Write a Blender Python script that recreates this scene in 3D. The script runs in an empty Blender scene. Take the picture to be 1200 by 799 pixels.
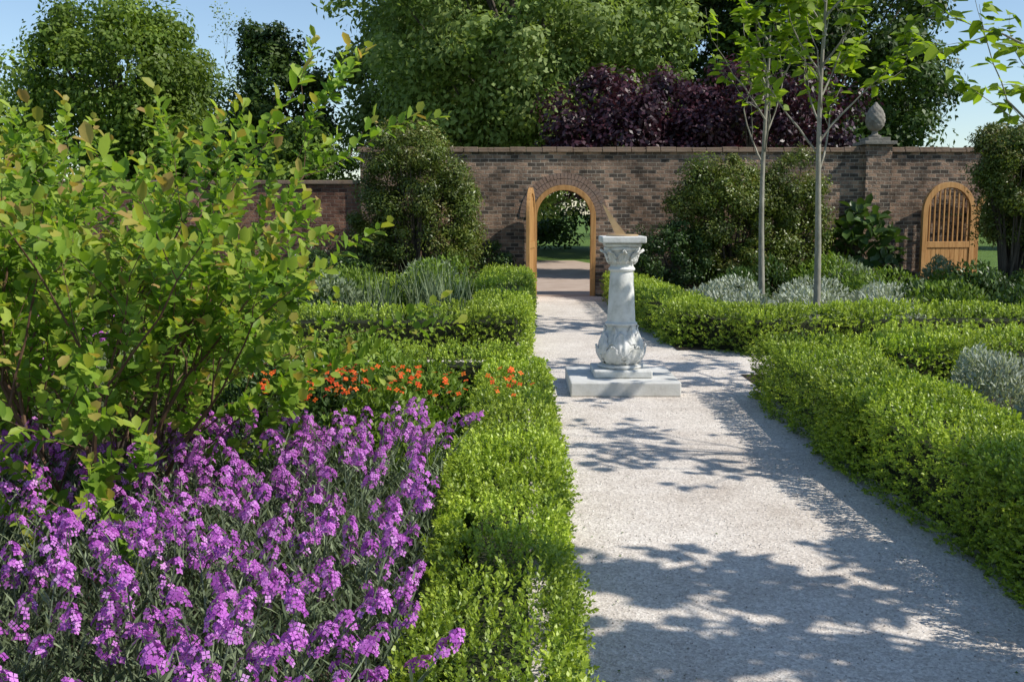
import bpy, math, random
import numpy as np
from mathutils import Vector
rng=np.random.default_rng(11); random.seed(5)
SC=bpy.context.scene
# ---------------------------------------------------------------- helpers
def link(o,parent=None):
    SC.collection.objects.link(o)
    if parent: o.parent=parent
    return o
def empty(name):
    e=bpy.data.objects.new(name,None); e.empty_display_size=.2; return link(e)
def unit(a): return a/np.maximum(np.linalg.norm(a,axis=-1,keepdims=True),1e-9)
def rdir(n): return unit(rng.normal(size=(n,3)))
def rr(a,b,n): return rng.uniform(a,b,n)
def nmat(name):
    m=bpy.data.materials.new(name); m.use_nodes=True; nt=m.node_tree; nt.nodes.clear()
    out=nt.nodes.new('ShaderNodeOutputMaterial'); return m,nt,out
def ramp(nt,stops):
    r=nt.nodes.new('ShaderNodeValToRGB'); e=r.color_ramp.elements
    e[0].position=stops[0][0]; e[0].color=(*stops[0][1],1)
    e[1].position=stops[-1][0]; e[1].color=(*stops[-1][1],1)
    for p,c in stops[1:-1]:
        k=e.new(p); k.color=(*c,1)
    return r
def leaf_mat(name,cols,trans=.3,rough=.5,spec=.35,nscale=1.5,nvar=.35,tmul=(1.3,1.35,.6),gain=1.0):
    m,nt,out=nmat(name); N=nt.nodes; L=nt.links
    at=N.new('ShaderNodeAttribute'); at.attribute_name='rnd'
    st=[(i/(len(cols)-1),tuple(min(q*gain,.95) for q in c)) for i,c in enumerate(cols)]
    r=ramp(nt,st); L.new(at.outputs['Fac'],r.inputs[0])
    geo=N.new('ShaderNodeNewGeometry')
    no=N.new('ShaderNodeTexNoise'); no.inputs['Scale'].default_value=nscale; no.inputs['Detail'].default_value=3
    L.new(geo.outputs['Position'],no.inputs['Vector'])
    mr=N.new('ShaderNodeMapRange'); mr.inputs[1].default_value=.3; mr.inputs[2].default_value=.7
    mr.inputs[3].default_value=1-nvar; mr.inputs[4].default_value=1+nvar; L.new(no.outputs[0],mr.inputs[0])
    mx=N.new('ShaderNodeVectorMath'); mx.operation='SCALE'; L.new(r.outputs[0],mx.inputs[0]); L.new(mr.outputs[0],mx.inputs['Scale'])
    p=N.new('ShaderNodeBsdfPrincipled'); p.inputs['Roughness'].default_value=rough
    p.inputs['Specular IOR Level'].default_value=spec
    L.new(mx.outputs[0],p.inputs['Base Color'])
    if trans>0:
        t=N.new('ShaderNodeBsdfTranslucent')
        v=N.new('ShaderNodeVectorMath'); v.operation='MULTIPLY'; v.inputs[1].default_value=tmul
        L.new(mx.outputs[0],v.inputs[0]); L.new(v.outputs[0],t.inputs['Color'])
        ms=N.new('ShaderNodeMixShader'); ms.inputs[0].default_value=trans
        L.new(p.outputs[0],ms.inputs[1]); L.new(t.outputs[0],ms.inputs[2]); L.new(ms.outputs[0],out.inputs[0])
    else: L.new(p.outputs[0],out.inputs[0])
    return m
def surf_mat(name,c1,c2,scale=5,rough=.8,bump=.3,bscale=40,c3=None,bdist=.01,detail=6,stretch=None,spec=.3):
    m,nt,out=nmat(name); N=nt.nodes; L=nt.links
    tc=N.new('ShaderNodeTexCoord'); vec=tc.outputs['Object']
    if stretch:
        mp=N.new('ShaderNodeMapping'); mp.inputs['Scale'].default_value=stretch; L.new(vec,mp.inputs[0]); vec=mp.outputs[0]
    no=N.new('ShaderNodeTexNoise'); no.inputs['Scale'].default_value=scale; no.inputs['Detail'].default_value=detail; no.inputs['Roughness'].default_value=.65
    L.new(vec,no.inputs['Vector'])
    st=[(.3,c1),(.7,c2)] if c3 is None else [(.28,c1),(.5,c2),(.72,c3)]
    r=ramp(nt,st); L.new(no.outputs[0],r.inputs[0])
    p=N.new('ShaderNodeBsdfPrincipled'); p.inputs['Roughness'].default_value=rough; p.inputs['Specular IOR Level'].default_value=spec
    L.new(r.outputs[0],p.inputs['Base Color'])
    n2=N.new('ShaderNodeTexNoise'); n2.inputs['Scale'].default_value=bscale; n2.inputs['Detail'].default_value=4; L.new(vec,n2.inputs['Vector'])
    b=N.new('ShaderNodeBump'); b.inputs['Strength'].default_value=bump; b.inputs['Distance'].default_value=bdist
    L.new(n2.outputs[0],b.inputs['Height']); L.new(b.outputs[0],p.inputs['Normal']); L.new(p.outputs[0],out.inputs[0])
    return m
T_QUAD=(np.array([(0,0,0),(.45,.5,.06),(1,0,0),(.45,-.5,.06)]),np.array([[0,1,2,3]]))
T_LEAF=(np.array([(0,0,0),(.3,.42,.09),(.72,.44,.10),(1,0,-.03),(.72,-.44,.10),(.3,-.42,.09)]),np.array([[0,3,2,1],[0,5,4,3]]))
T_BLADE=(np.array([(0,-.5,0),(0,.5,0),(.55,-.4,.05),(.55,.4,.05),(1,-.04,-.08),(1,.04,-.08)]),np.array([[0,1,3,2],[2,3,5,4]]))
_f=[];_q=[]
for k in range(4):
    a=k*math.pi/2
    for (r_,da,z) in [(.04,0,0),(.36,-.62,.05),(.55,0,.0),(.36,.62,.05)]:
        _f.append((r_*math.cos(a+da),r_*math.sin(a+da),z))
    _q.append([4*k,4*k+1,4*k+2,4*k+3])
T_FLOWER=(np.array(_f),np.array(_q))
def leaves(name,P,D,Nn,Ln,Wd,tm,rnd,mat,parent=None):
    tv,tf=tm; n=len(P); K=len(tv)
    D=unit(D); S=unit(np.cross(D,Nn)); N2=np.cross(S,D)
    Ln=np.broadcast_to(np.asarray(Ln,float),(n,)); Wd=np.broadcast_to(np.asarray(Wd,float),(n,))
    V=P[:,None,:]+(tv[None,:,0,None]*Ln[:,None,None])*D[:,None,:]+(tv[None,:,1,None]*Wd[:,None,None])*S[:,None,:]+(tv[None,:,2,None]*Ln[:,None,None])*N2[:,None,:]
    V=V.reshape(-1,3).astype(np.float32)
    F=(tf[None]+(np.arange(n)*K)[:,None,None]).reshape(-1).astype(np.int32)
    nf=len(F)//4
    me=bpy.data.meshes.new(name)
    me.vertices.add(len(V)); me.vertices.foreach_set('co',V.ravel())
    me.loops.add(len(F)); me.loops.foreach_set('vertex_index',F)
    me.polygons.add(nf); me.polygons.foreach_set('loop_start',(np.arange(nf)*4).astype(np.int32))
    me.update(calc_edges=True)
    a=me.attributes.new('rnd','FLOAT','FACE')
    a.data.foreach_set('value',np.repeat(np.clip(rnd,0,1),len(tf)).astype(np.float32))
    me.materials.append(mat)
    return link(bpy.data.objects.new(name,me),parent)
class B:
    def __init__(s): s.v=[]; s.f=[]
    def box(s,x0,x1,y0,y1,z0,z1,T=None):
        i=len(s.v); pts=[(x0,y0,z0),(x1,y0,z0),(x1,y1,z0),(x0,y1,z0),(x0,y0,z1),(x1,y0,z1),(x1,y1,z1),(x0,y1,z1)]
        if T: pts=[T(p) for p in pts]
        s.v+=pts; s.f+=[(i,i+3,i+2,i+1),(i+4,i+5,i+6,i+7),(i,i+1,i+5,i+4),(i+1,i+2,i+6,i+5),(i+2,i+3,i+7,i+6),(i+3,i,i+4,i+7)]
    def tube(s,pts,rad,n=6):
        pts=[np.array(p,float) for p in pts]; i0=len(s.v)
        for k,p in enumerate(pts):
            d=pts[min(k+1,len(pts)-1)]-pts[max(k-1,0)]; d/=max(np.linalg.norm(d),1e-9)
            a=np.cross(d,(0,0,1) if abs(d[2])<.9 else (1,0,0)); a/=np.linalg.norm(a); b=np.cross(d,a)
            for j in range(n):
                t=2*math.pi*j/n; s.v.append(tuple(p+rad[k]*(math.cos(t)*a+math.sin(t)*b)))
        for k in range(len(pts)-1):
            for j in range(n):
                j2=(j+1)%n; s.f.append((i0+k*n+j,i0+k*n+j2,i0+(k+1)*n+j2,i0+(k+1)*n+j))
    def prism(s,out,y0,y1):
        i=len(s.v); n=len(out)
        s.v+=[(x,y0,z) for x,z in out]+[(x,y1,z) for x,z in out]
        s.f.append(tuple(range(i,i+n))); s.f.append(tuple(range(i+2*n-1,i+n-1,-1)))
        for k in range(n):
            k2=(k+1)%n; s.f.append((i+k2,i+k,i+n+k,i+n+k2))
    def lathe(s,prof,n=48,c=(0,0),mod=None):
        i=len(s.v)
        for r,z in prof:
            for j in range(n):
                t=2*math.pi*j/n; q=r*(mod(t,z) if mod else 1); s.v.append((c[0]+q*math.cos(t),c[1]+q*math.sin(t),z))
        for k in range(len(prof)-1):
            for j in range(n):
                j2=(j+1)%n; s.f.append((i+k*n+j,i+k*n+j2,i+(k+1)*n+j2,i+(k+1)*n+j))
        s.f.append(tuple(i+(len(prof)-1)*n+j for j in range(n))); s.f.append(tuple(i+n-1-j for j in range(n)))
    def ring(s,w,h,t,y0,y1,cx=0,T=None,seg=20,z0=0):
        R=w/2; zs=h-R
        def outl(r):
            return [(-r,z0)]+[(r*math.cos(math.pi-math.pi*k/seg),zs+r*math.sin(math.pi*k/seg)) for k in range(seg+1)]+[(r,z0)]
        a=outl(R); b=outl(R-t); i=len(s.v); n=len(a); P=[]
        for y in (y0,y1):
            for o in (a,b): P+=[(cx+x,y,z) for x,z in o]
        if T: P=[T(p) for p in P]
        s.v+=P; A,Bi,C,Dd=i,i+n,i+2*n,i+3*n
        for k in range(n-1):
            s.f+=[(A+k,A+k+1,Bi+k+1,Bi+k),(C+k,Dd+k,Dd+k+1,C+k+1),(A+k+1,A+k,C+k,C+k+1),(Bi+k,Bi+k+1,Dd+k+1,Dd+k)]
        s.f+=[(A,Bi,Dd,C),(A+n-1,C+n-1,Dd+n-1,Bi+n-1)]
    def obj(s,name,mat,parent=None,smooth=False,bevel=0,loc=None):
        me=bpy.data.meshes.new(name); me.from_pydata([tuple(map(float,v)) for v in s.v],[],s.f); me.update()
        me.materials.append(mat)
        if smooth: me.polygons.foreach_set('use_smooth',[True]*len(me.polygons))
        o=link(bpy.data.objects.new(name,me),parent)
        if bevel:
            m=o.modifiers.new('b','BEVEL'); m.width=bevel; m.segments=2; m.limit_method='ANGLE'
        if loc: o.location=loc
        return o
_K=rng.normal(size=(10,3)); _PH=rng.uniform(0,6.28,10)
def lump(P,f=3.0):
    return np.sin(P@(_K.T*f)+_PH).sum(1)/10**.5*.7
# ---------------------------------------------------------------- materials
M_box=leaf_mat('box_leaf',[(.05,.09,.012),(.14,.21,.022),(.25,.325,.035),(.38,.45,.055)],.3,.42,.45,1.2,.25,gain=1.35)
M_core=surf_mat('hedge_twigs',(.014,.018,.007),(.035,.04,.016),20,.9,.5,60)
M_soil=surf_mat('soil',(.035,.024,.016),(.09,.065,.045),6,.95,1,60,bdist=.03)
M_bark=surf_mat('bark',(.05,.04,.03),(.13,.11,.085),9,.9,.8,25,stretch=(1,1,.25))
M_palebark=surf_mat('pale_bark',(.17,.16,.12),(.36,.34,.28),12,.8,.5,30,stretch=(1,1,.4))
M_stem=surf_mat('red_stem',(.09,.05,.03),(.17,.10,.06),12,.7,.3,30)
M_gstem=surf_mat('green_stem',(.14,.18,.10),(.24,.28,.17),12,.7,.2,30)
M_smoke=leaf_mat('smoke_bush_leaf',[(.08,.15,.02),(.14,.24,.03),(.22,.33,.04),(.32,.39,.055),(.37,.23,.09)],.45,.5,.3,2,.2,(1.25,1.35,.5),gain=1.15)
M_young=leaf_mat('young_tree_leaf',[(.12,.19,.015),(.22,.32,.025),(.34,.44,.04)],.5,.5,.3,2,.15,(1.35,1.45,.5))
M_purpf=leaf_mat('wallflower_petal',[(.24,.04,.27),(.48,.115,.51),(.63,.21,.65),(.76,.40,.78)],.3,.6,.2,3,.15,(1.1,.9,1.05))
M_grey=leaf_mat('grey_green_leaf',[(.06,.085,.04),(.15,.195,.10),(.27,.32,.19)],.2,.6,.3,2,.25,gain=1.1)
M_silver=leaf_mat('silver_leaf',[(.14,.17,.12),(.32,.36,.28),(.52,.56,.47)],.2,.6,.3,2,.2)
M_per=leaf_mat('perennial_leaf',[(.045,.09,.015),(.12,.20,.025),(.22,.31,.04)],.3,.5,.3,1.5,.3)
M_perd=leaf_mat('dark_perennial_leaf',[(.015,.035,.01),(.045,.09,.02),(.09,.15,.03)],.25,.4,.4,1.5,.35)
M_orange=leaf_mat('orange_petal',[(.55,.04,.012),(.80,.12,.02),(.82,.20,.03)],.2,.6,.2,2,.1)
M_wallsh=leaf_mat('wall_shrub_leaf',[(.03,.05,.01),(.08,.12,.018),(.15,.19,.03),(.21,.15,.055)],.25,.4,.4,1.2,.35)
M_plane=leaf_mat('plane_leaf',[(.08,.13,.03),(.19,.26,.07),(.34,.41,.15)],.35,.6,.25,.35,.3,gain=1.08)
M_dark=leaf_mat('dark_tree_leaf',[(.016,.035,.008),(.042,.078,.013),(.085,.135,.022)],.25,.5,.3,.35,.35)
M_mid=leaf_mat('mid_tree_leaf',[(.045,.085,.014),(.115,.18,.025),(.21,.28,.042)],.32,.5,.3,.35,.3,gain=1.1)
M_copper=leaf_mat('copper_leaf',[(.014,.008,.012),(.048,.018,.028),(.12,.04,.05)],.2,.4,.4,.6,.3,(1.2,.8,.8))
M_stone=surf_mat('white_stone',(.46,.46,.41),(.65,.64,.60),9,.6,.4,45,c3=(.77,.765,.73),bdist=.006,detail=9)
M_slab=surf_mat('slab_stone',(.42,.41,.36),(.60,.59,.55),4,.6,.4,50,bdist=.005,c3=(.70,.695,.66),detail=9)
M_oldstone=surf_mat('old_stone',(.13,.12,.10),(.28,.26,.22),8,.9,.6,30)
M_wood=surf_mat('oak_wood',(.30,.14,.045),(.46,.25,.09),4,.5,.25,18,c3=(.56,.33,.13),stretch=(6,6,.5),bdist=.004)
M_bronze=surf_mat('bronze',(.36,.24,.12),(.50,.36,.20),12,.45,.1,40)
M_cop=surf_mat('coping_tile',(.12,.085,.06),(.27,.19,.13),5,.85,.4,30,c3=(.20,.16,.13))
M_vous=surf_mat('arch_brick',(.11,.075,.06),(.28,.19,.14),6,.9,.5,60,c3=(.19,.16,.14))
def brick_mat(name,dark):
    m,nt,out=nmat(name); N=nt.nodes; L=nt.links
    tc=N.new('ShaderNodeTexCoord'); sp=N.new('ShaderNodeSeparateXYZ'); L.new(tc.outputs['Object'],sp.inputs[0])
    ad=N.new('ShaderNodeMath'); L.new(sp.outputs[0],ad.inputs[0]); L.new(sp.outputs[1],ad.inputs[1])
    cb=N.new('ShaderNodeCombineXYZ'); L.new(ad.outputs[0],cb.inputs[0]); L.new(sp.outputs[2],cb.inputs[1])
    wn=N.new('ShaderNodeTexNoise'); wn.inputs['Scale'].default_value=2.5; L.new(tc.outputs['Object'],wn.inputs['Vector'])
    wv=N.new('ShaderNodeVectorMath'); wv.operation='SCALE'; wv.inputs['Scale'].default_value=.04; L.new(wn.outputs['Color'],wv.inputs[0])
    va=N.new('ShaderNodeVectorMath'); L.new(cb.outputs[0],va.inputs[0]); L.new(wv.outputs[0],va.inputs[1])
    br=N.new('ShaderNodeTexBrick'); L.new(va.outputs[0],br.inputs['Vector'])
    br.inputs['Scale'].default_value=1; br.inputs['Brick Width'].default_value=.17; br.inputs['Row Height'].default_value=.072
    br.inputs['Mortar Size'].default_value=.007; br.inputs['Mortar Smooth'].default_value=.5; br.inputs['Bias'].default_value=-.1
    if dark:
        br.inputs['Color1'].default_value=(.085,.07,.058,1); br.inputs['Color2'].default_value=(.42,.28,.195,1); br.inputs['Mortar'].default_value=(.38,.34,.28,1)
    else:
        br.inputs['Color1'].default_value=(.12,.06,.045,1); br.inputs['Color2'].default_value=(.28,.15,.10,1); br.inputs['Mortar'].default_value=(.25,.2,.16,1)
    no=N.new('ShaderNodeTexNoise'); no.inputs['Scale'].default_value=1.4; no.inputs['Detail'].default_value=10; no.inputs['Roughness'].default_value=.8; L.new(tc.outputs['Object'],no.inputs['Vector'])
    rp=ramp(nt,[(.36,(.38,.36,.34)),(.5,(1.0,.98,.95)),(.64,(1.7,1.62,1.52))]); L.new(no.outputs[0],rp.inputs[0])
    mu=N.new('ShaderNodeVectorMath'); mu.operation='MULTIPLY'; L.new(br.outputs[0],mu.inputs[0]); L.new(rp.outputs[0],mu.inputs[1])
    p=N.new('ShaderNodeBsdfPrincipled'); p.inputs['Roughness'].default_value=.9; p.inputs['Specular IOR Level'].default_value=.2
    L.new(mu.outputs[0],p.inputs['Base Color'])
    n2=N.new('ShaderNodeTexNoise'); n2.inputs['Scale'].default_value=40; L.new(tc.outputs['Object'],n2.inputs['Vector'])
    ma=N.new('ShaderNodeMath'); ma.operation='MULTIPLY_ADD'; ma.inputs[1].default_value=-1.0; L.new(br.outputs['Fac'],ma.inputs[0]); L.new(n2.outputs[0],ma.inputs[2])
    bu=N.new('ShaderNodeBump'); bu.inputs['Strength'].default_value=.8; bu.inputs['Distance'].default_value=.015
    L.new(ma.outputs[0],bu.inputs['Height']); L.new(bu.outputs[0],p.inputs['Normal']); L.new(p.outputs[0],out.inputs[0])
    return m
M_brick=brick_mat('brown_brick',True); M_brick2=brick_mat('red_brick',False)
def gravel_mat():
    m,nt,out=nmat('gravel'); N=nt.nodes; L=nt.links
    tc=N.new('ShaderNodeTexCoord'); v=tc.outputs['Object']
    def noise(s,d=5,r=.6):
        n=N.new('ShaderNodeTexNoise'); n.inputs['Scale'].default_value=s; n.inputs['Detail'].default_value=d; n.inputs['Roughness'].default_value=r; L.new(v,n.inputs['Vector']); return n
    big=noise(1.1,8,.75); r1=ramp(nt,[(.3,(.56,.50,.44)),(.5,(.72,.67,.61)),(.7,(.84,.80,.745))]); L.new(big.outputs[0],r1.inputs[0])
    fine=noise(110,3,.8); r2=ramp(nt,[(.28,(.38,.35,.33)),(.45,(.92,.91,.9)),(.7,(1.18,1.17,1.16))]); L.new(fine.outputs[0],r2.inputs[0])
    vo=N.new('ShaderNodeTexVoronoi'); vo.inputs['Scale'].default_value=75; L.new(v,vo.inputs['Vector'])
    r3=ramp(nt,[(0,(.68,.65,.63)),(1,(1.14,1.13,1.11))]); L.new(vo.outputs['Color'],r3.inputs[0])
    a=N.new('ShaderNodeVectorMath'); a.operation='MULTIPLY'; L.new(r1.outputs[0],a.inputs[0]); L.new(r2.outputs[0],a.inputs[1])
    b=N.new('ShaderNodeVectorMath'); b.operation='MULTIPLY'; L.new(a.outputs[0],b.inputs[0]); L.new(r3.outputs[0],b.inputs[1])
    p=N.new('ShaderNodeBsdfPrincipled'); p.inputs['Roughness'].default_value=.95; p.inputs['Specular IOR Level'].default_value=.15
    L.new(b.outputs[0],p.inputs['Base Color'])
    ad=N.new('ShaderNodeMath'); L.new(vo.outputs['Distance'],ad.inputs[0]); L.new(fine.outputs[0],ad.inputs[1])
    bu=N.new('ShaderNodeBump'); bu.inputs['Strength'].default_value=.6; bu.inputs['Distance'].default_value=.005; L.new(ad.outputs[0],bu.inputs['Height'])
    b2=N.new('ShaderNodeBump'); b2.inputs['Strength'].default_value=.5; b2.inputs['Distance'].default_value=.02
    nn=noise(4,3); L.new(nn.outputs[0],b2.inputs['Height']); L.new(bu.outputs[0],b2.inputs['Normal'])
    L.new(b2.outputs[0],p.inputs['Normal']); L.new(p.outputs[0],out.inputs[0]); return m
M_gravel=gravel_mat()
M_grass=surf_mat('grass',(.06,.12,.015),(.13,.21,.03),1.5,.9,.8,90,bdist=.03)
M_pebble=leaf_mat('pebble',[(.25,.22,.19),(.56,.51,.46),(.78,.74,.69)],0,.9,.2,3,.1)
M_dirt=surf_mat('dirt_path',(.36,.27,.21),(.50,.40,.32),1.5,.95,.4,60)
# ---------------------------------------------------------------- ground
def sheet(name,x0,x1,y0,y1,z,mat):
    b=B(); b.v=[(x0,y0,z),(x1,y0,z),(x1,y1,z),(x0,y1,z)]; b.f=[(0,1,2,3)]; return b.obj(name,mat)
sheet('ground',-400,400,-100,900,0,M_grass)
sheet('gravel_path',-14,16,-4,20.4,.004,M_gravel)
b=B(); b.v=[(.35,20.4,.008),(1.7,20.4,.008),(2.0,24,.008),(3.4,30,.008),(2.2,36,.008),(-4,36,.008),(.6,30,.008),(.2,24,.008)]; b.f=[(0,1,2,3,4,5,6,7)]; b.obj('dirt_path',M_dirt)
for (x0,x1,y0,y1) in [(-14,.05,-3,9.3),(-14,.05,11.5,19.0),(2.35,14,-3,10.4),(2.0,14,12.3,19.2),(-14,.05,19.001,20.45),(2.2,8.6,19.201,20.45)]:
    sheet('soil_bed',x0,x1,y0,y1,.010,M_soil)
n=18000; P=np.stack([rr(.1,2.5,n),rr(2.0,12,n)**1.0,np.full(n,.004)],1); sz=rr(.003,.009,n)*rr(.6,1.4,n)
T_PEB=(np.array([(-.5,0,0),(0,.5,0),(.5,0,0),(0,-.5,0),(-.3,0,.45),(0,.3,.5),(.3,0,.45),(0,-.3,.5)]),np.array([[0,1,5,4],[1,2,6,5],[2,3,7,6],[3,0,4,7],[4,5,6,7]]))
D=rdir(n); D[:,2]=0; leaves('loose_gravel',P,D,np.tile([0,0,1.],(n,1)),sz,sz,T_PEB,rng.random(n),M_pebble)
n=520; P=np.stack([np.where(rng.random(n)<.5,.2+rng.exponential(.15,n),2.2-rng.exponential(.2,n)),rr(2.4,18,n),np.full(n,.009)],1); Nn=unit(rdir(n)*.25+np.array([0,0,1.]))
leaves('fallen_leaves',P,np.cross(Nn,rdir(n)),Nn,rr(.01,.022,n),rr(.006,.012,n),T_QUAD,rng.random(n)*.5,M_per)
# ---------------------------------------------------------------- walls
WY0,WY1=20.5,20.85; DX=1.03; H=2.84
def arch(cx,hw,zs,seg=24):
    return [(cx-hw,0)]+[(cx+hw*math.cos(math.pi-math.pi*k/seg),zs+hw*math.sin(math.pi*k/seg)) for k in range(seg+1)]+[(cx+hw,0)]
wall=empty('brick_wall')
b=B(); G2=9.78
b.prism([(-3.0,0)]+arch(DX,.64,1.57)+arch(G2,.60,1.6)+[(16,0),(16,H),(-3.0,H)],WY0,WY1); b.obj('brickwork',M_brick,wall)
b=B(); x=-3.05
while x<16:
    w=.3+random.uniform(-.02,.02); dz=random.uniform(-.008,.008); dy=random.uniform(-.008,.008)
    b.box(x,x+w-.01,WY0-.05+dy,WY1+.05,H+.002,H+.05+dz*.4); b.box(x,x+w-.01,WY0-.01+dy,WY1+.015,H+.055,H+.10+dz); x+=w
b.obj('coping',M_cop,wall,bevel=.008)
b=B()
for cx,hw,zs in ((DX,.64,1.57),(G2,.60,1.6)):
    for r0,r1,nn in ((hw,hw+.115,30),(hw+.125,hw+.235,36)):
        for k in range(nn):
            a0=math.pi*(k+.06)/nn; a1=math.pi*(k+.94)/nn; i=len(b.v); pr=.014+random.uniform(0,.006)
            q=[(cx+r*math.cos(a),zs+r*math.sin(a)) for r,a in ((r0,a0),(r1,a0),(r1,a1),(r0,a1))]
            b.v+=[(x,WY0-pr,z) for x,z in q]+[(x,WY0+.05,z) for x,z in q]
            b.f+=[(i,i+3,i+2,i+1),(i,i+1,i+5,i+4),(i+1,i+2,i+6,i+5),(i+2,i+3,i+7,i+6),(i+3,i,i+4,i+7)]
b.obj('arch_voussoirs',M_vous,wall)
lw=empty('low_brick_wall'); b=B(); b.box(-26,-3.003,WY0+.1,WY1-.02,0,2.22); b.obj('brickwork',M_brick2,lw)
b=B(); b.box(-26,-3.06,WY0+.05,WY1+.03,2.222,2.30); b.obj('coping',M_cop,lw,bevel=.01)
pier=empty('brick_pier'); b=B(); b.box(6.95,7.45,WY0-.14,WY1+.1,0,2.98); b.obj('brickwork',M_brick,pier)
b=B(); b.box(6.88,7.52,WY0-.21,WY1+.17,2.982,3.05); b.box(6.98,7.42,WY0-.1,WY1+.06,3.052,3.13); b.obj('cap',M_oldstone,pier,bevel=.01)
fin=empty('pineapple_finial'); b=B()
prof=[(.13,3.13),(.14,3.17),(.07,3.2),(.06,3.26),(.12,3.29),(.17,3.36),(.195,3.45),(.19,3.55),(.15,3.66),(.10,3.73),(.05,3.78),(.01,3.84)]
pp=[]
for k in range(len(prof)-1):
    for j in range(5):
        t=j/5; pp.append((prof[k][0]*(1-t)+prof[k+1][0]*t,prof[k][1]*(1-t)+prof[k+1][1]*t))
b.lathe(pp,64,(7.2,20.68),lambda t,z:.92+(.09*abs(math.sin(5*t+z*28))*abs(math.sin(5*t-z*28)) if z>3.3 else 0)); b.obj('body',M_oldstone,fin,smooth=True)
dr=empty('arched_wooden_door')
b=B(); b.ring(1.27,2.205,.10,WY0-.03,WY0+.12,cx=DX); b.obj('frame',M_wood,dr,bevel=.006)
def leafdoor(hx,hy,ang,w,h,bars,parent):
    ca,sa=math.cos(ang),math.sin(ang)
    T=lambda p:(hx+p[0]*ca-p[1]*sa, hy+p[0]*sa+p[1]*ca, p[2])
    b=B(); b.ring(w,h,.11,-.035,.035,cx=w/2,T=T,z0=.06)
    b.box(.112,w-.112,-.03,.03,.06,.24,T); b.box(.112,w-.112,-.032,.032,.98,1.10,T)
    b.obj('leaf_frame',M_wood,parent,bevel=.005)
    b=B(); n=9; pw=(w-.224)/n; R=w/2-.112; zs=h-w/2
    for k in range(n):
        x0=.112+k*pw; xm=x0+pw/2-w/2; top=zs+math.sqrt(max(R*R-xm*xm,0))-.005
        b.box(x0+.003,x0+pw-.003,-.014,.014,.242,.978,T)
        if bars: b.box(x0+pw/2-.014,x0+pw/2+.014,-.012,.012,1.102,top,T)
        else: b.box(x0+.003,x0+pw-.003,-.014,.014,1.102,top-.02,T)
    b.obj('boards',M_wood,parent,bevel=.003)
    b=B()
    for z in (.5,1.6): b.box(.0,w*.6,-.046,-.0375,z,z+.05,T)
    b.obj('hinges',M_core,parent)
leafdoor(DX-.60,WY0-.06,math.radians(-97),1.08,2.14,False,dr)
gt=empty('arched_wooden_gate')
b=B(); b.ring(1.19,2.19,.10,WY0-.03,WY0+.12,cx=G2); b.obj('frame',M_wood,gt,bevel=.006)
leafdoor(G2-.62,WY0-.08,math.radians(-168),1.16,2.26,True,gt)
# ---------------------------------------------------------------- sundial
sd=empty('stone_sundial'); CX,CY=1.03,9.62
b=B(); b.box(CX-.5,CX+.5,CY-.5,CY+.5,.004,.135); b.obj('base_slab',M_slab,sd,bevel=.012)
b=B(); b.box(CX-.27,CX+.27,CY-.27,CY+.27,.137,.205); b.obj('plinth',M_stone,sd,bevel=.012)
prof=[(.20,.205),(.215,.22),(.21,.235),(.16,.245),(.155,.255),(.185,.28),(.205,.32),(.212,.37),(.205,.42),(.185,.47),(.16,.52),(.143,.56),(.137,.60),(.138,.602),(.152,.61),(.152,.628),(.137,.636),(.133,.65),(.125,.80),(.117,.95),(.11,1.08),(.107,1.11),(.122,1.12),(.126,1.135),(.118,1.147),(.109,1.155),(.107,1.19),(.122,1.20),(.133,1.22),(.138,1.25),(.14,1.28),(.15,1.30),(.17,1.315),(.172,1.33),(.16,1.34)]
b=B(); b.lathe(prof,72,(CX,CY)); b.obj('baluster',M_stone,sd,smooth=False)
b=B(); b.box(CX-.165,CX+.165,CY-.165,CY+.165,1.342,1.375); b.box(CX-.205,CX+.205,CY-.205,CY+.205,1.377,1.44); b.obj('capital',M_stone,sd,bevel=.012)
def rad(z):
    for k in range(len(prof)-1):
        if prof[k][1]<=z<=prof[k+1][1]:
            t=(z-prof[k][1])/max(prof[k+1][1]-prof[k][1],1e-6); return prof[k][0]*(1-t)+prof[k+1][0]*t
    return .13
b=B()
def carved(n,z0,z1,off,wmax,lift,tw=0):
    for k in range(n):
        a0=2*math.pi*(k+off)/n; i=len(b.v); rows=15; cols=13
        for r_ in range(rows):
            t=r_/(rows-1); z=z0+(z1-z0)*t
            wdt=wmax*(math.sin(math.pi*min(t*.8+.17,1))**.7)*(1+.16*math.cos(t*math.pi*7))
            for c in range(cols):
                s=(c/(cols-1)-.5)*2
                d=.003+lift*(t**2.2)+.013*(1-abs(s)**2)-.010*math.exp(-(s*6)**2)+.005*math.cos(abs(s)*11-t*7)
                wd=wdt*.25 if r_==rows-1 else wdt
                R=rad(z)+d; a=a0+s*wd+tw*t; b.v.append((CX+R*math.cos(a),CY+R*math.sin(a),z-(.025*abs(s)**2)))
        for r_ in range(rows-1):
            for c in range(cols-1):
                q=i+r_*cols+c; b.f.append((q,q+1,q+1+cols,q+cols))
carved(6,.25,.43,0,.46,.022,.1); carved(6,.30,.56,.5,.42,.026,-.1); carved(6,.44,.605,0,.32,.006)
carved(8,1.20,1.315,0,.34,.02)
o=b.obj('acanthus_carving',M_stone,sd,smooth=True); m=o.modifiers.new('s','SOLIDIFY'); m.thickness=.008
b=B(); b.lathe([(.15,1.442),(.15,1.452),(.145,1.455)],40,(CX,CY)); i=len(b.v)
for y in (CY-.006,CY+.006): b.v+=[(CX+.035,y,1.455),(CX-.06,y,1.455),(CX-.085,y,1.50),(CX-.19,y,1.735),(CX-.15,y,1.70),(CX-.04,y,1.55)]
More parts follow.
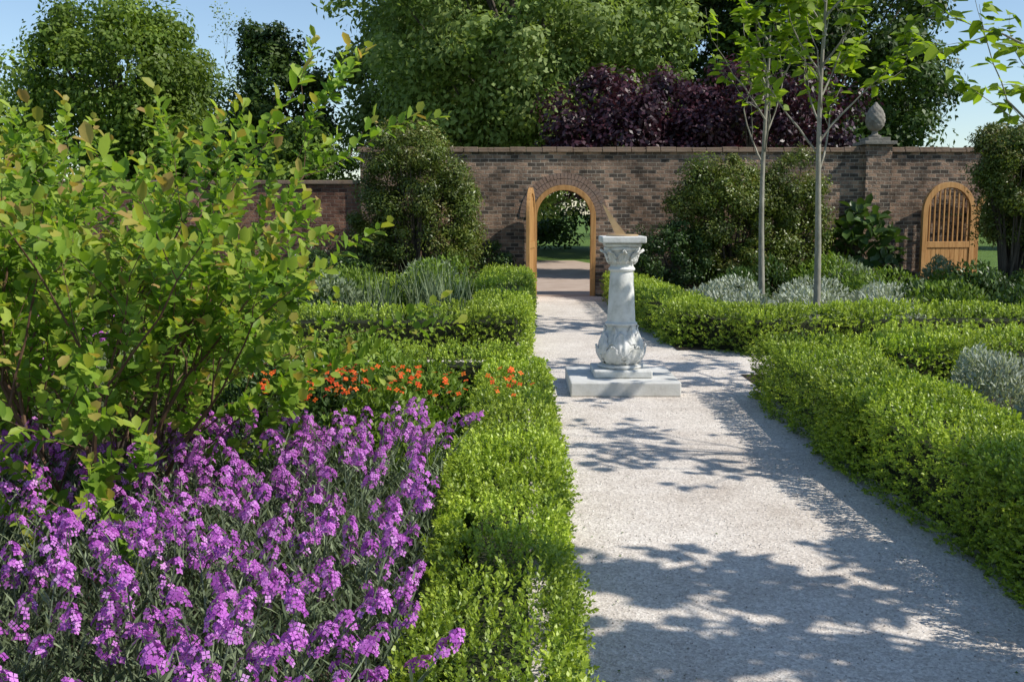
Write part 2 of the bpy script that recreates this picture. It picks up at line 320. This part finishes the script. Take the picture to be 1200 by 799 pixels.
b.f+=[tuple(i+k for k in range(6)),tuple(i+11-k for k in range(6))]+[(i+k,i+6+k,i+6+(k+1)%6,i+(k+1)%6) for k in range(6)]
b.obj('gnomon_and_dial',M_bronze,sd)
# ---------------------------------------------------------------- hedges
def hedge(pts,w,h,dens=850,base=.017,amp=.04):
    root=empty('box_hedge'); core=B(); PP=[];NN=[]
    for (ax,ay),(bx,by) in zip(pts[:-1],pts[1:]):
        a=np.array([ax,ay]);c=np.array([bx,by]); Ls=np.linalg.norm(c-a); t=(c-a)/Ls; nn=np.array([-t[1],t[0]])
        q=.15; T=lambda p:(a[0]+t[0]*p[0]+nn[0]*p[1],a[1]+t[1]*p[0]+nn[1]*p[1],p[2])
        core.box(-w/2+q+random.uniform(0,.01),Ls+w/2-q,-w/2+q,w/2-q,0.0,h-q-random.uniform(0,.008),T)
        n=int((Ls+w)*(w+2*h)*dens); s=rr(-w/2,Ls+w/2,n); cc=rr(0,2*h+w,n)
        y=np.where(cc<h,w/2,np.where(cc<h+w,w/2-(cc-h),-w/2)); z=np.where(cc<h,cc,np.where(cc<h+w,h,2*h+w-cc))
        ny=np.where(cc<h,1.,np.where(cc<h+w,0,-1.)); nz=np.where((cc>=h)&(cc<h+w),1.,0)
        nx=np.zeros(n)
        m=int(2*w*h*dens); e=rng.random(m)<.5
        s=np.r_[s,np.where(e,-w/2,Ls+w/2)]; y=np.r_[y,rr(-w/2,w/2,m)]; z=np.r_[z,rr(0,h,m)]
        nx=np.r_[nx,np.where(e,-1.,1.)]; ny=np.r_[ny,np.zeros(m)]; nz=np.r_[nz,np.zeros(m)]
        rc=.09; yy=np.abs(y)-(w/2-rc); zz=z-(h-rc); k=(yy>0)&(zz>0); d=np.hypot(yy,zz); f=np.where(k,rc/np.maximum(d,1e-6),1)
        ny=np.where(k,np.sign(y)*yy/np.maximum(d,1e-6),ny); nz=np.where(k,zz/np.maximum(d,1e-6),nz)
        y=np.where(k,np.sign(y)*((w/2-rc)+yy*f),y); z=np.where(k,(h-rc)+zz*f,z)
        PP.append(np.stack([a[0]+t[0]*s+nn[0]*y,a[1]+t[1]*s+nn[1]*y,z],1))
        NN.append(np.stack([t[0]*nx+nn[0]*ny,t[1]*nx+nn[1]*ny,nz],1))
    P=np.concatenate(PP);Nn=unit(np.concatenate(NN))
    dist=np.hypot(P[:,0],P[:,1]); sz=np.clip(base+(dist-3)*.0012,base,.032)
    keep=(rng.random(len(P))<(base/sz)**1.7)&(dist<22); P,Nn,sz=P[keep],Nn[keep],sz[keep]; n=len(P)
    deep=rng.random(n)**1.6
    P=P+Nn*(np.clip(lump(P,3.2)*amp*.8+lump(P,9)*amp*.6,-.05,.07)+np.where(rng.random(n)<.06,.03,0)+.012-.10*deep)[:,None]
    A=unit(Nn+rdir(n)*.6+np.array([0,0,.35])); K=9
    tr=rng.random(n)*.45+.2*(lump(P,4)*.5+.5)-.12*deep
    Pk=np.repeat(P,K,0); Ak=np.repeat(A,K,0); sk=np.repeat(sz,K); u=np.tile(np.linspace(0,1,K),n)
    out=unit(np.cross(Ak,rdir(n*K))); Dk=unit(out*(1.15-.7*u)[:,None]+Ak*.7)
    Pk=Pk+Ak*((u-.4)*sk*2.4)[:,None]+rdir(n*K)*.003
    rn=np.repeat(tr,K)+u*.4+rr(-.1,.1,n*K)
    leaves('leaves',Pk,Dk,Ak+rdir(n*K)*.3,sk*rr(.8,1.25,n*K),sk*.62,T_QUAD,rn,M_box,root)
    core.obj('twiggy_core',M_core,root)
hedge([(-.07,1.1),(-.04,5.0),(.02,8.6)],.52,.42,1500)
hedge([(-.2,9.0),(-7.5,9.1)],.6,.47,850)
hedge([(-7.5,11.9),(-.17,11.9),(-.08,14.2)],.7,.55,850)
hedge([(-.1,15.3),(-.1,18.6)],.8,.66,800)
hedge([(-.6,15.6),(-6,15.9)],.6,.66,650)
hedge([(2.52,2.4),(2.52,4.5),(2.45,6.6),(2.55,8.8)],.72,.54,1400)
hedge([(2.9,9.3),(3.7,9.35),(9.5,9.6)],.7,.50,950)
hedge([(2.1,19.2),(2.1,15.0),(2.35,12.9),(3.0,12.1),(4.2,12.3),(11,12.75)],.68,.52,800)
hedge([(4.2,10.85),(12,11.1)],.5,.42,650)
# ---------------------------------------------------------------- plant generators
def mound(name,c,rx,ry,h,n,L,W,mat,tm=T_QUAD,upb=.5,shell=.55,z0=0,parent=None):
    root=parent or empty(name)
    u=rdir(n); u[:,2]=np.abs(u[:,2]); r=rng.random(n)**.35*(1-shell)+shell
    lp=1+.16*lump(u*1.0+np.array([c[0],c[1],0])*.7,3.2)
    P=np.stack([c[0]+u[:,0]*rx*r*lp,c[1]+u[:,1]*ry*r*lp,z0+np.abs(u[:,2])*h*r*lp],1)
    D=unit(u*.6+rdir(n)*.8+np.array([0,0,upb])); Nn=unit(u+rdir(n)*.5+np.array([0,0,.4]))
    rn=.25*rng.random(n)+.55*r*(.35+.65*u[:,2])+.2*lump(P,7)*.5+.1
    leaves('foliage',P,D,Nn,L*rr(.7,1.3,n),W*rr(.8,1.2,n),tm,rn,mat,root)
    return root
def crown_leaves(C,cr,nl,size,asp=.65,flat=.75,up=.3):
    m=len(C); n=m*nl; u=rdir(n); Ck=np.repeat(C,nl,0); rk=np.repeat(cr,nl)
    r=(rng.random(n)**.45)*rk; P=Ck+u*r[:,None]*np.array([1,1,flat])
    Nn=unit(u+rdir(n)*.7+np.array([0,0,up])); D=unit(np.cross(Nn,rdir(n))+np.array([0,0,-.25]))
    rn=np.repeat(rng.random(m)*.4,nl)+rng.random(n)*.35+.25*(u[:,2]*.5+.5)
    return P,D,Nn,size*rr(.6,1.4,n),size*asp*rr(.7,1.2,n),rn
def big_tree(name,x,y,zc,rx,ry,rz,mat,ncl=170,cr=.9,nl=230,size=.16,bark=None,trunk_r=.35,fill=.5,zmin=1.2):
    root=empty(name); u=rdir(ncl); r=rng.random(ncl)**.4*(1-fill)+fill
    lp=1+.2*lump(u*1.3+x,2.2)
    C=np.array([x,y,zc])+u*np.array([rx,ry,rz])*(r*lp)[:,None]; C[:,2]=np.maximum(C[:,2],zmin)
    crs=cr*rr(.5,1.4,ncl)
    P,D,Nn,L_,W_,rn=crown_leaves(C,crs,nl,size)
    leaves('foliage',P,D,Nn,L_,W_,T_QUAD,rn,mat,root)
    b=B(); top=zc+rz*.3
    b.tube([(x,y,-.1),(x+.05,y,zc*.3),(x-.1,y+.1,zc*.7),(x,y,top)],[trunk_r*1.3,trunk_r,trunk_r*.7,trunk_r*.25],10)
    for k in range(0,ncl,4):
        c=C[k]; z=min(max(c[2]*.55,zc*.35),top*.9); s=np.array([x,y,z]); mid=(s+c)/2+np.array([0,0,-.1*rz])
        b.tube([s,mid,c],[trunk_r*.25,trunk_r*.13,.02],5)
    b.obj('trunk',bark or M_bark,root,smooth=True); return root
# ---------------------------------------------------------------- background trees
big_tree('plane_tree',.0,35,7.0,5.3,4.5,5.6,M_plane,330,.95,260,.2,M_bark,.35,.35)
big_tree('plane_tree',-1.2,41,7.5,5.6,3.5,5.6,M_plane,170,1.3,230,.27,M_bark,.35,.35)
big_tree('oak_tree',11.4,40,7.6,4.7,4.5,6.4,M_dark,300,1.0,250,.2,None,.45,.35)
big_tree('oak_tree',6.8,46,8.5,5.5,4.5,6.5,M_dark,190,1.4,220,.27,None,.45,.35)
big_tree('copper_beech_tree',3.5,27.5,3.4,2.5,2.2,1.9,M_copper,120,.6,250,.14,None,.16)
big_tree('copper_beech_tree',6.2,27.0,3.5,2.3,2.2,1.8,M_copper,100,.58,250,.14,None,.16)
big_tree('lime_tree',-17.2,46,6.9,4.0,4,3.8,M_mid,220,1.0,240,.22,None,.35)
big_tree('yew_tree',-9.1,40,4.9,1.7,1.9,3.9,M_dark,130,.7,240,.18,None,.25)
big_tree('ash_tree',-32,62,5.0,5,4,4.2,M_mid,110,1.3,220,.3,None,.4)
big_tree('oak_tree',24.8,48,3.6,3.0,3,2.6,M_dark,90,1.0,220,.24,None,.3)
big_tree('lime_tree',-12.2,44,3.2,2.4,3,2.4,M_mid,100,.9,220,.22,None,.25)
big_tree('lime_tree',-6.4,33,2.9,1.4,1.5,1.6,M_mid,60,.6,220,.15,None,.15)
n=190; C=np.stack([rr(-75,75,n),rr(66,84,n),rr(.8,3.6,n)],1)
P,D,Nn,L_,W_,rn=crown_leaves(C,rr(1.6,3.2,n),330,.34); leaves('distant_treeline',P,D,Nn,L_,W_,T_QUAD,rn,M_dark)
n=70; C=np.stack([rr(-16,12,n),rr(42,50,n),rr(.5,2.6,n)],1)
P,D,Nn,L_,W_,rn=crown_leaves(C,rr(.7,1.3,n),300,.2); leaves('park_shrubbery',P,D,Nn,L_,W_,T_QUAD,rn,M_dark)
def grow(b,p,d,ln,r,depth,maxd,nch,spread,up,tips,seg=4,ratio=.68,nsides=5,alltips=None):
    pts=[p.copy()]; rs=[r]; q=p.copy(); dd=d.copy()
    for k in range(seg):
        dd=unit(dd+rng.normal(size=3)*.09+np.array([0,0,up])); q=q+dd*ln/seg; pts.append(q.copy()); rs.append(r*(1-.45*(k+1)/seg))
    b.tube(pts,rs,nsides if depth<2 else 4)
    if alltips is not None and depth==maxd-1: alltips.append((pts,dd))
    if depth==maxd: tips.append((pts,dd)); return
    for c in range(nch):
        pk=pts[-1] if c==0 else pts[random.randint(max(1,seg-3),seg)]
        nd=unit(dd+unit(np.cross(dd,rng.normal(size=3)))*spread*random.uniform(.6,1.2))
        grow(b,pk,nd,ln*ratio*random.uniform(.8,1.15),rs[-1]*.75,depth+1,maxd,nch,spread,up,tips,seg,ratio,nsides,alltips)
bt=empty('birch_tree'); b=B(); tips=[]
grow(b,np.array([-9.9,49,0.]),np.array([0,0,1.]),4.9,.14,0,5,3,.5,.04,tips,ratio=.72); b.obj('trunk',M_palebark,bt)
P=np.concatenate([np.array(t[0]) for t in tips]); n=len(P); P=np.repeat(P,2,0)+rng.normal(size=(n*2,3))*.15
leaves('foliage',P,rdir(2*n),rdir(2*n),.1,.08,T_QUAD,rng.random(2*n),M_plane,bt)
# ---------------------------------------------------------------- wall shrubs
def shrub(name,x,y,rx,ry,h,mat,ncl=70,cr=.28,nl=190,size=.055,z0=.15,asp=.5,irr=.2):
    root=empty(name); u=rdir(ncl); r=rng.random(ncl)**.35*.5+.5; lp=1+irr*lump(u+x,2.4)
    C=np.array([x,y,z0+(h-z0)*.5])+u*np.array([rx,ry,(h-z0)*.5])*(r*lp)[:,None]; C[:,2]=np.maximum(C[:,2],.15)
    P,D,Nn,L_,W_,rn=crown_leaves(C,cr*rr(.45,1.4,ncl),nl,size,asp)
    leaves('foliage',P,D,Nn,L_,W_,T_QUAD,rn,mat,root)
    b=B()
    for k in range(0,ncl,4):
        c=C[k]; b.tube([(x+random.uniform(-.15,.15),y,0),((x+c[0])/2,(y+c[1])/2,c[2]*.55),c],[.03,.02,.006],5)
    b.obj('stems',M_bark,root)
shrub('wall_shrub',-1.8,19.5,1.2,.65,3.1,M_wallsh,210,.3,330,.06)
shrub('wall_shrub',4.2,19.5,1.15,.6,2.75,M_wallsh,190,.3,330,.06)
shrub('wall_shrub',5.2,19.6,.75,.5,2.9,M_wallsh,100,.28,300,.06)
shrub('bay_shrub',3.1,19.3,.8,.5,1.5,M_perd,60,.25,240)
shrub('bay_shrub',-3.4,19.2,1.2,.6,1.0,M_perd,60,.25,220)
shrub('wall_shrub',8.95,18.4,.72,.7,3.3,M_wallsh,140,.28,300,.06,z0=1.25,irr=.3)
shrub('wall_shrub',9.75,18.2,.55,.7,2.9,M_perd,90,.28,280,.06,z0=.1)
shrub('bay_shrub',9.1,17.4,.9,.5,.62,M_perd,50,.2,220)
shrub('bay_shrub',-.3,19.8,.35,.3,1.0,M_perd,20,.2,150)
mound('fatsia_shrub',(6.75,19.8),.75,.5,1.75,340,.28,.16,M_perd,T_LEAF,0,.4,.2)
mound('laurel_shrub',(5.9,19.2),.8,.5,.9,2500,.09,.04,M_per,T_LEAF)
# ---------------------------------------------------------------- young trees
T_HEART=(np.array([(0,0,0),(.12,.45,.05),(.6,.42,.06),(1,0,-.12),(.6,-.42,.06),(.12,-.45,.05)]),np.array([[0,3,2,1],[0,5,4,3]]))
def young(x,y,hh,zb,spread=.62,nb=9,lf=5,leafsz=.15,seed=0,blen=.95,ml=0,droop=.05):
    root=empty('young_catalpa_tree'); b=B(); tips=[]; mids=[]
    pts=[(x+.03*math.sin(z*1.3+seed),y+.02*math.cos(z+seed),z) for z in np.linspace(0,hh,9)]
    b.tube(pts,[.05-.036*k/8 for k in range(9)],10)
    for k in range(nb):
        z=zb+(hh-zb)*(k/nb); a=k*2.4+seed; d=unit(np.array([math.cos(a)*spread,math.sin(a)*spread,.75]))
        sc=1-.45*(k/nb)
        grow(b,np.array([x,y,z]),d,blen*sc,.016,0,2,2,.5,droop,tips,seg=4,ratio=.7,alltips=mids)
    b.obj('trunk',M_palebark,root,smooth=True)
    P=[];D=[]
    for (pts_,dd),m in [(t,lf) for t in tips]+[(t,ml) for t in mids]:
        for k in range(m):
            q=pts_[random.randint(1,4)]; P.append(q); D.append(unit(rng.normal(size=3)*np.array([1,1,.3])+np.array([0,0,-.35])+dd*.4))
    P=np.array(P);D=np.array(D);n=len(P); P=P+D*.03
    leaves('foliage',P,D,unit(rdir(n)*.6+np.array([0,-.4,.9])),leafsz*rr(.5,1.2,n),leafsz*.8*rr(.5,1.1,n),T_HEART,rng.random(n),M_young,root)
young(4.0,13.5,4.7,2.2,seed=1.0,nb=13,lf=13,leafsz=.19,ml=6)
young(3.65,15.0,4.3,2.3,seed=2.2,nb=9,lf=8,spread=.55,leafsz=.18,ml=4)
young(5.1,9.2,4.3,2.1,seed=3.14,nb=14,lf=10,blen=1.0,spread=1.1,leafsz=.15,ml=9,droop=.0)
young(4.5,6.0,4.0,2.0,seed=4.0,nb=10,lf=7,blen=.9)
young(4.35,2.9,3.9,1.6,seed=1.7,nb=16,lf=20,blen=1.0,ml=12,leafsz=.16)
# ---------------------------------------------------------------- smoke bush
def smoke(x0,y0,ns,l0,l1,lean=(.08,0),tilt=.5,longs=()):
    sb=empty('smoke_bush'); b=B(); tips=[]; mids=[]
    for k in range(ns):
        a=k*2.39996; rad_=.1+.25*random.random()
        p=np.array([x0+math.cos(a)*rad_,y0+math.sin(a)*rad_,0.]); tl=.08+tilt*((k*7)%ns)/ns
        d=unit(np.array([math.cos(a)*tl+lean[0],math.sin(a)*tl+lean[1],1.]))
        grow(b,p,d,random.uniform(l0,l1)*(1.18 if k in longs else 1),.015,0,3,3,.6,.03,tips,seg=4,ratio=.63,alltips=mids)
    b.obj('stems',M_stem,sb)
    P=[];D=[];RN=[]
    for (pts_,dd),m in [(t,15) for t in tips]+[(t,6) for t in mids]:
        base=pts_[0]; tip=pts_[-1]
        for k in range(m):
            t=k/(m-1); q=base*(1-t)+tip*t; a=k*2.4; o_=unit(np.cross(dd,[math.cos(a),math.sin(a),.3]))
            P.append(q); D.append(unit(o_*(1.1-.6*t)+dd*.6)); RN.append(.08+.42*t*random.uniform(.6,1.2)+random.uniform(0,.3)+(.22 if t>.85 and m>10 else 0))
    P=np.array(P);D=np.array(D);n=len(P)
    leaves('foliage',P,D,unit(rdir(n)*.5+np.array([.2,-.2,1.])),.064*rr(.5,1.35,n),.045*rr(.7,1.2,n),T_LEAF,np.array(RN),M_smoke,sb)
smoke(-2.05,4.9,24,.90,1.12,(.07,0),.56,(3,11))
smoke(-3.3,5.9,12,.95,1.15,(.0,0))
# ---------------------------------------------------------------- purple wallflowers
def wallflowers(x0,x1,y0,y1,count,hgt=.62,lod=1.0):
    root=empty('purple_wallflowers'); b=B(); FP=[];FN=[];LP=[];LD=[];fs=[]
    i=0
    while i<count:
        x=random.uniform(x0,x1); y=random.uniform(y0,y1)
        if lod==1 and x>-.36: continue
        if math.sin(x*4.1+1.3*y)+math.sin(y*3.7-x*2)<-1.1: continue
        i+=1
        h=hgt*(.76+.38*random.random())+.05*math.sin(x*3+y*2); lx=random.gauss(0,.10)+(.08 if x>-.7 else 0); ly=random.gauss(0,.10)-.03
        p0=np.array([x-lx*.5,y-ly*.5,0.05]); p1=np.array([x,y,h*.55]); p2=np.array([x+lx,y+ly,h])
        b.tube([p0,p1,p2],[.004,.003,.002],3); ax=unit(p2-p1)
        m=random.randint(14,36); ln=random.uniform(.04,.14)
        for k in range(m):
            t=random.random()**.8; q=p2-ax*ln*t; a=random.random()*6.28; o_=unit(np.array([math.cos(a),math.sin(a),.5*(1-t)+.1])); rr_=.006+.020*min(1,t*2.5)
            FP.append(q+o_*rr_); FN.append(unit(o_+np.array([0,0,.35]))); fs.append(.0235 if t>.1 else .012)
        for k in range(30):
            t=random.random()**.8; q=(p0*(1-t)+p1*t) if random.random()<.6 else (p1*(1-t*.7)+p2*t*.7)
            a=random.random()*6.28; LP.append(q); LD.append(unit(np.array([math.cos(a),math.sin(a),.9])))
    b.obj('stems',M_gstem,root)
    FP=np.array(FP);FN=np.array(FN);fs=np.array(fs)*lod;n=len(FP)
    D=unit(np.cross(FN,rdir(n))); s=fs*rr(.8,1.2,n)
    leaves('blossom',FP,D,FN,s,s,T_FLOWER,rng.random(n)*.75+.25*rng.random(n),M_purpf,root)
    LP=np.array(LP);LD=np.array(LD);n=len(LP)
    leaves('foliage',LP,LD,unit(rdir(n)+np.array([0,0,1.])),.055*rr(.6,1.3,n)*lod,.0078*rr(.8,1.3,n)*lod,T_QUAD,rng.random(n),M_grey,root)
    n=int(count*50); P=np.stack([rr(x0,x1,n),rr(y0,y1,n),rng.random(n)**.7*hgt*.66],1); P=P[P[:,0]<-.32] if lod==1 else P; n=len(P)
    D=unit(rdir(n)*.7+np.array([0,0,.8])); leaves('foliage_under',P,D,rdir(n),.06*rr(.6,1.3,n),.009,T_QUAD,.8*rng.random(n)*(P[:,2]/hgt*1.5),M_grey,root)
wallflowers(-3.1,-.2,1.6,5.3,860)
wallflowers(-5.6,-3.0,6.9,8.4,330,.85,1.6)
# ---------------------------------------------------------------- bed planting
og=mound('orange_geum',(-.85,6.5),.5,.5,.50,2200,.06,.03,M_per,T_LEAF)
n=190; cl=np.stack([-.9+rng.normal(size=16)*.34,6.3+rng.normal(size=16)*.2],1)[rng.integers(0,16,n)]
P=np.stack([cl[:,0]+rng.normal(size=n)*.06,cl[:,1]+rng.normal(size=n)*.06,rr(.54,.70,n)],1); Nn=unit(rdir(n)*.6+np.array([0,-.3,1.]))
leaves('blossom',P,np.cross(Nn,rdir(n)),Nn,.038,.038,T_FLOWER,rng.random(n),M_orange,og)
mats=[M_per,M_perd,M_grey,M_per]
spots=[(-.8,7.7,.5,.5),(-1.6,7.4,.6,.6),(-2.4,7.8,.6,.7),(-5.6,6.0,.9,.6),(-.6,5.9,.25,.32),(-1.6,6.3,.45,.5),(-4.6,4.2,.9,.7),(-1.3,8.3,.6,.6),(-2.4,8.3,.6,.7)]
for k,(x,y,r_,h_) in enumerate(spots):
    mound('leafy_perennial',(x,y),r_,r_*.9,h_,int(3400*r_/.6),.055,.024,[M_per,M_perd,M_per,M_per][k%4],T_LEAF if k%2 else T_QUAD)
mound('leafy_perennial',(-.62,2.15),.16,.14,.5,500,.035,.018,M_per,T_LEAF)
for k in range(18):
    x=random.uniform(-6.5,-.8); y=random.uniform(13,18.3); r_=random.uniform(.45,.85)
    mound('leafy_perennial',(x,y),r_,r_,random.uniform(.55,1.0),1900,.075,.035,mats[k%4])
def blades(name,x,y,r,h,n,mat):
    P=np.stack([x+rng.normal(size=n)*r*.4,y+rng.normal(size=n)*r*.4,np.full(n,.02)],1); D=unit(rdir(n)*.32+np.array([0,0,1.]))
    leaves(name,P,D,unit(rdir(n)*np.array([1,1,.05])),h*rr(.6,1.1,n),.022,T_BLADE,rng.random(n),mat)
for (x,y,h_) in [(-.9,13.6,.95),(-1.8,13.2,.9),(-1.2,14.3,1.0),(-2.8,13.5,.9)]: blades('iris_clump',x,y,.4,h_,110,M_grey)
for (x,y,r_) in [(3.25,13.9,.5),(3.0,15.4,.6),(4.2,14.6,.7),(5.0,14.0,.7),(5.6,15.4,.7),(3.6,16.6,.7),(4.8,16.4,.7)]:
    mound('lambs_ear_plant',(x,y),r_,r_,.60,1900,.075,.028,M_silver)
for (x,y,r_) in [(3.55,7.5,.42),(4.2,7.0,.5),(3.5,6.3,.4),(4.5,8.0,.5),(4.1,5.5,.5),(3.5,5.0,.35)]:
    mound('lambs_ear_plant',(x,y),r_,r_,.70,3600,.05,.016,M_silver,T_LEAF)
for k in range(12):
    x=random.uniform(3.2,11); y=random.uniform(16.5,18.9); r_=random.uniform(.5,.8)
    mound('leafy_perennial',(x,y),r_,r_,random.uniform(.5,.85),1700,.08,.035,mats[k%4])
for k in range(9):
    mound('leafy_perennial',(random.uniform(6,11),random.uniform(13.6,15.5)),.7,.7,.62,1700,.08,.035,[M_per,M_perd][k%2])
# ---------------------------------------------------------------- sky, sun, camera
el=math.radians(45); az=math.radians(107)
w=bpy.data.worlds.new('World'); SC.world=w; w.use_nodes=True; nt=w.node_tree
sky=nt.nodes.new('ShaderNodeTexSky'); sky.sky_type='NISHITA'; sky.sun_disc=False; sky.sun_elevation=el; sky.sun_rotation=az
sky.air_density=1.0; sky.dust_density=.3; sky.ozone_density=2.2
nt.links.new(sky.outputs[0],nt.nodes['Background'].inputs[0]); nt.nodes['Background'].inputs[1].default_value=.15
s=bpy.data.lights.new('sun','SUN'); s.energy=5.0; s.angle=math.radians(.5); s.color=(1,.95,.87)
so=link(bpy.data.objects.new('sun',s)); dv=Vector((math.sin(az)*math.cos(el),math.cos(az)*math.cos(el),math.sin(el)))
so.rotation_euler=dv.to_track_quat('Z','Y').to_euler(); so.location=(10,0,12)
cam=bpy.data.cameras.new('camera'); cam.lens=36; cam.sensor_width=36; cam.clip_end=2000; cam.clip_start=.05
co=link(bpy.data.objects.new('camera',cam)); co.location=(0,0,1.65); co.rotation_euler=(math.radians(90-7.1),0,0); SC.camera=co
SC.view_settings.view_transform='Standard'; SC.view_settings.look='None'; SC.view_settings.exposure=0
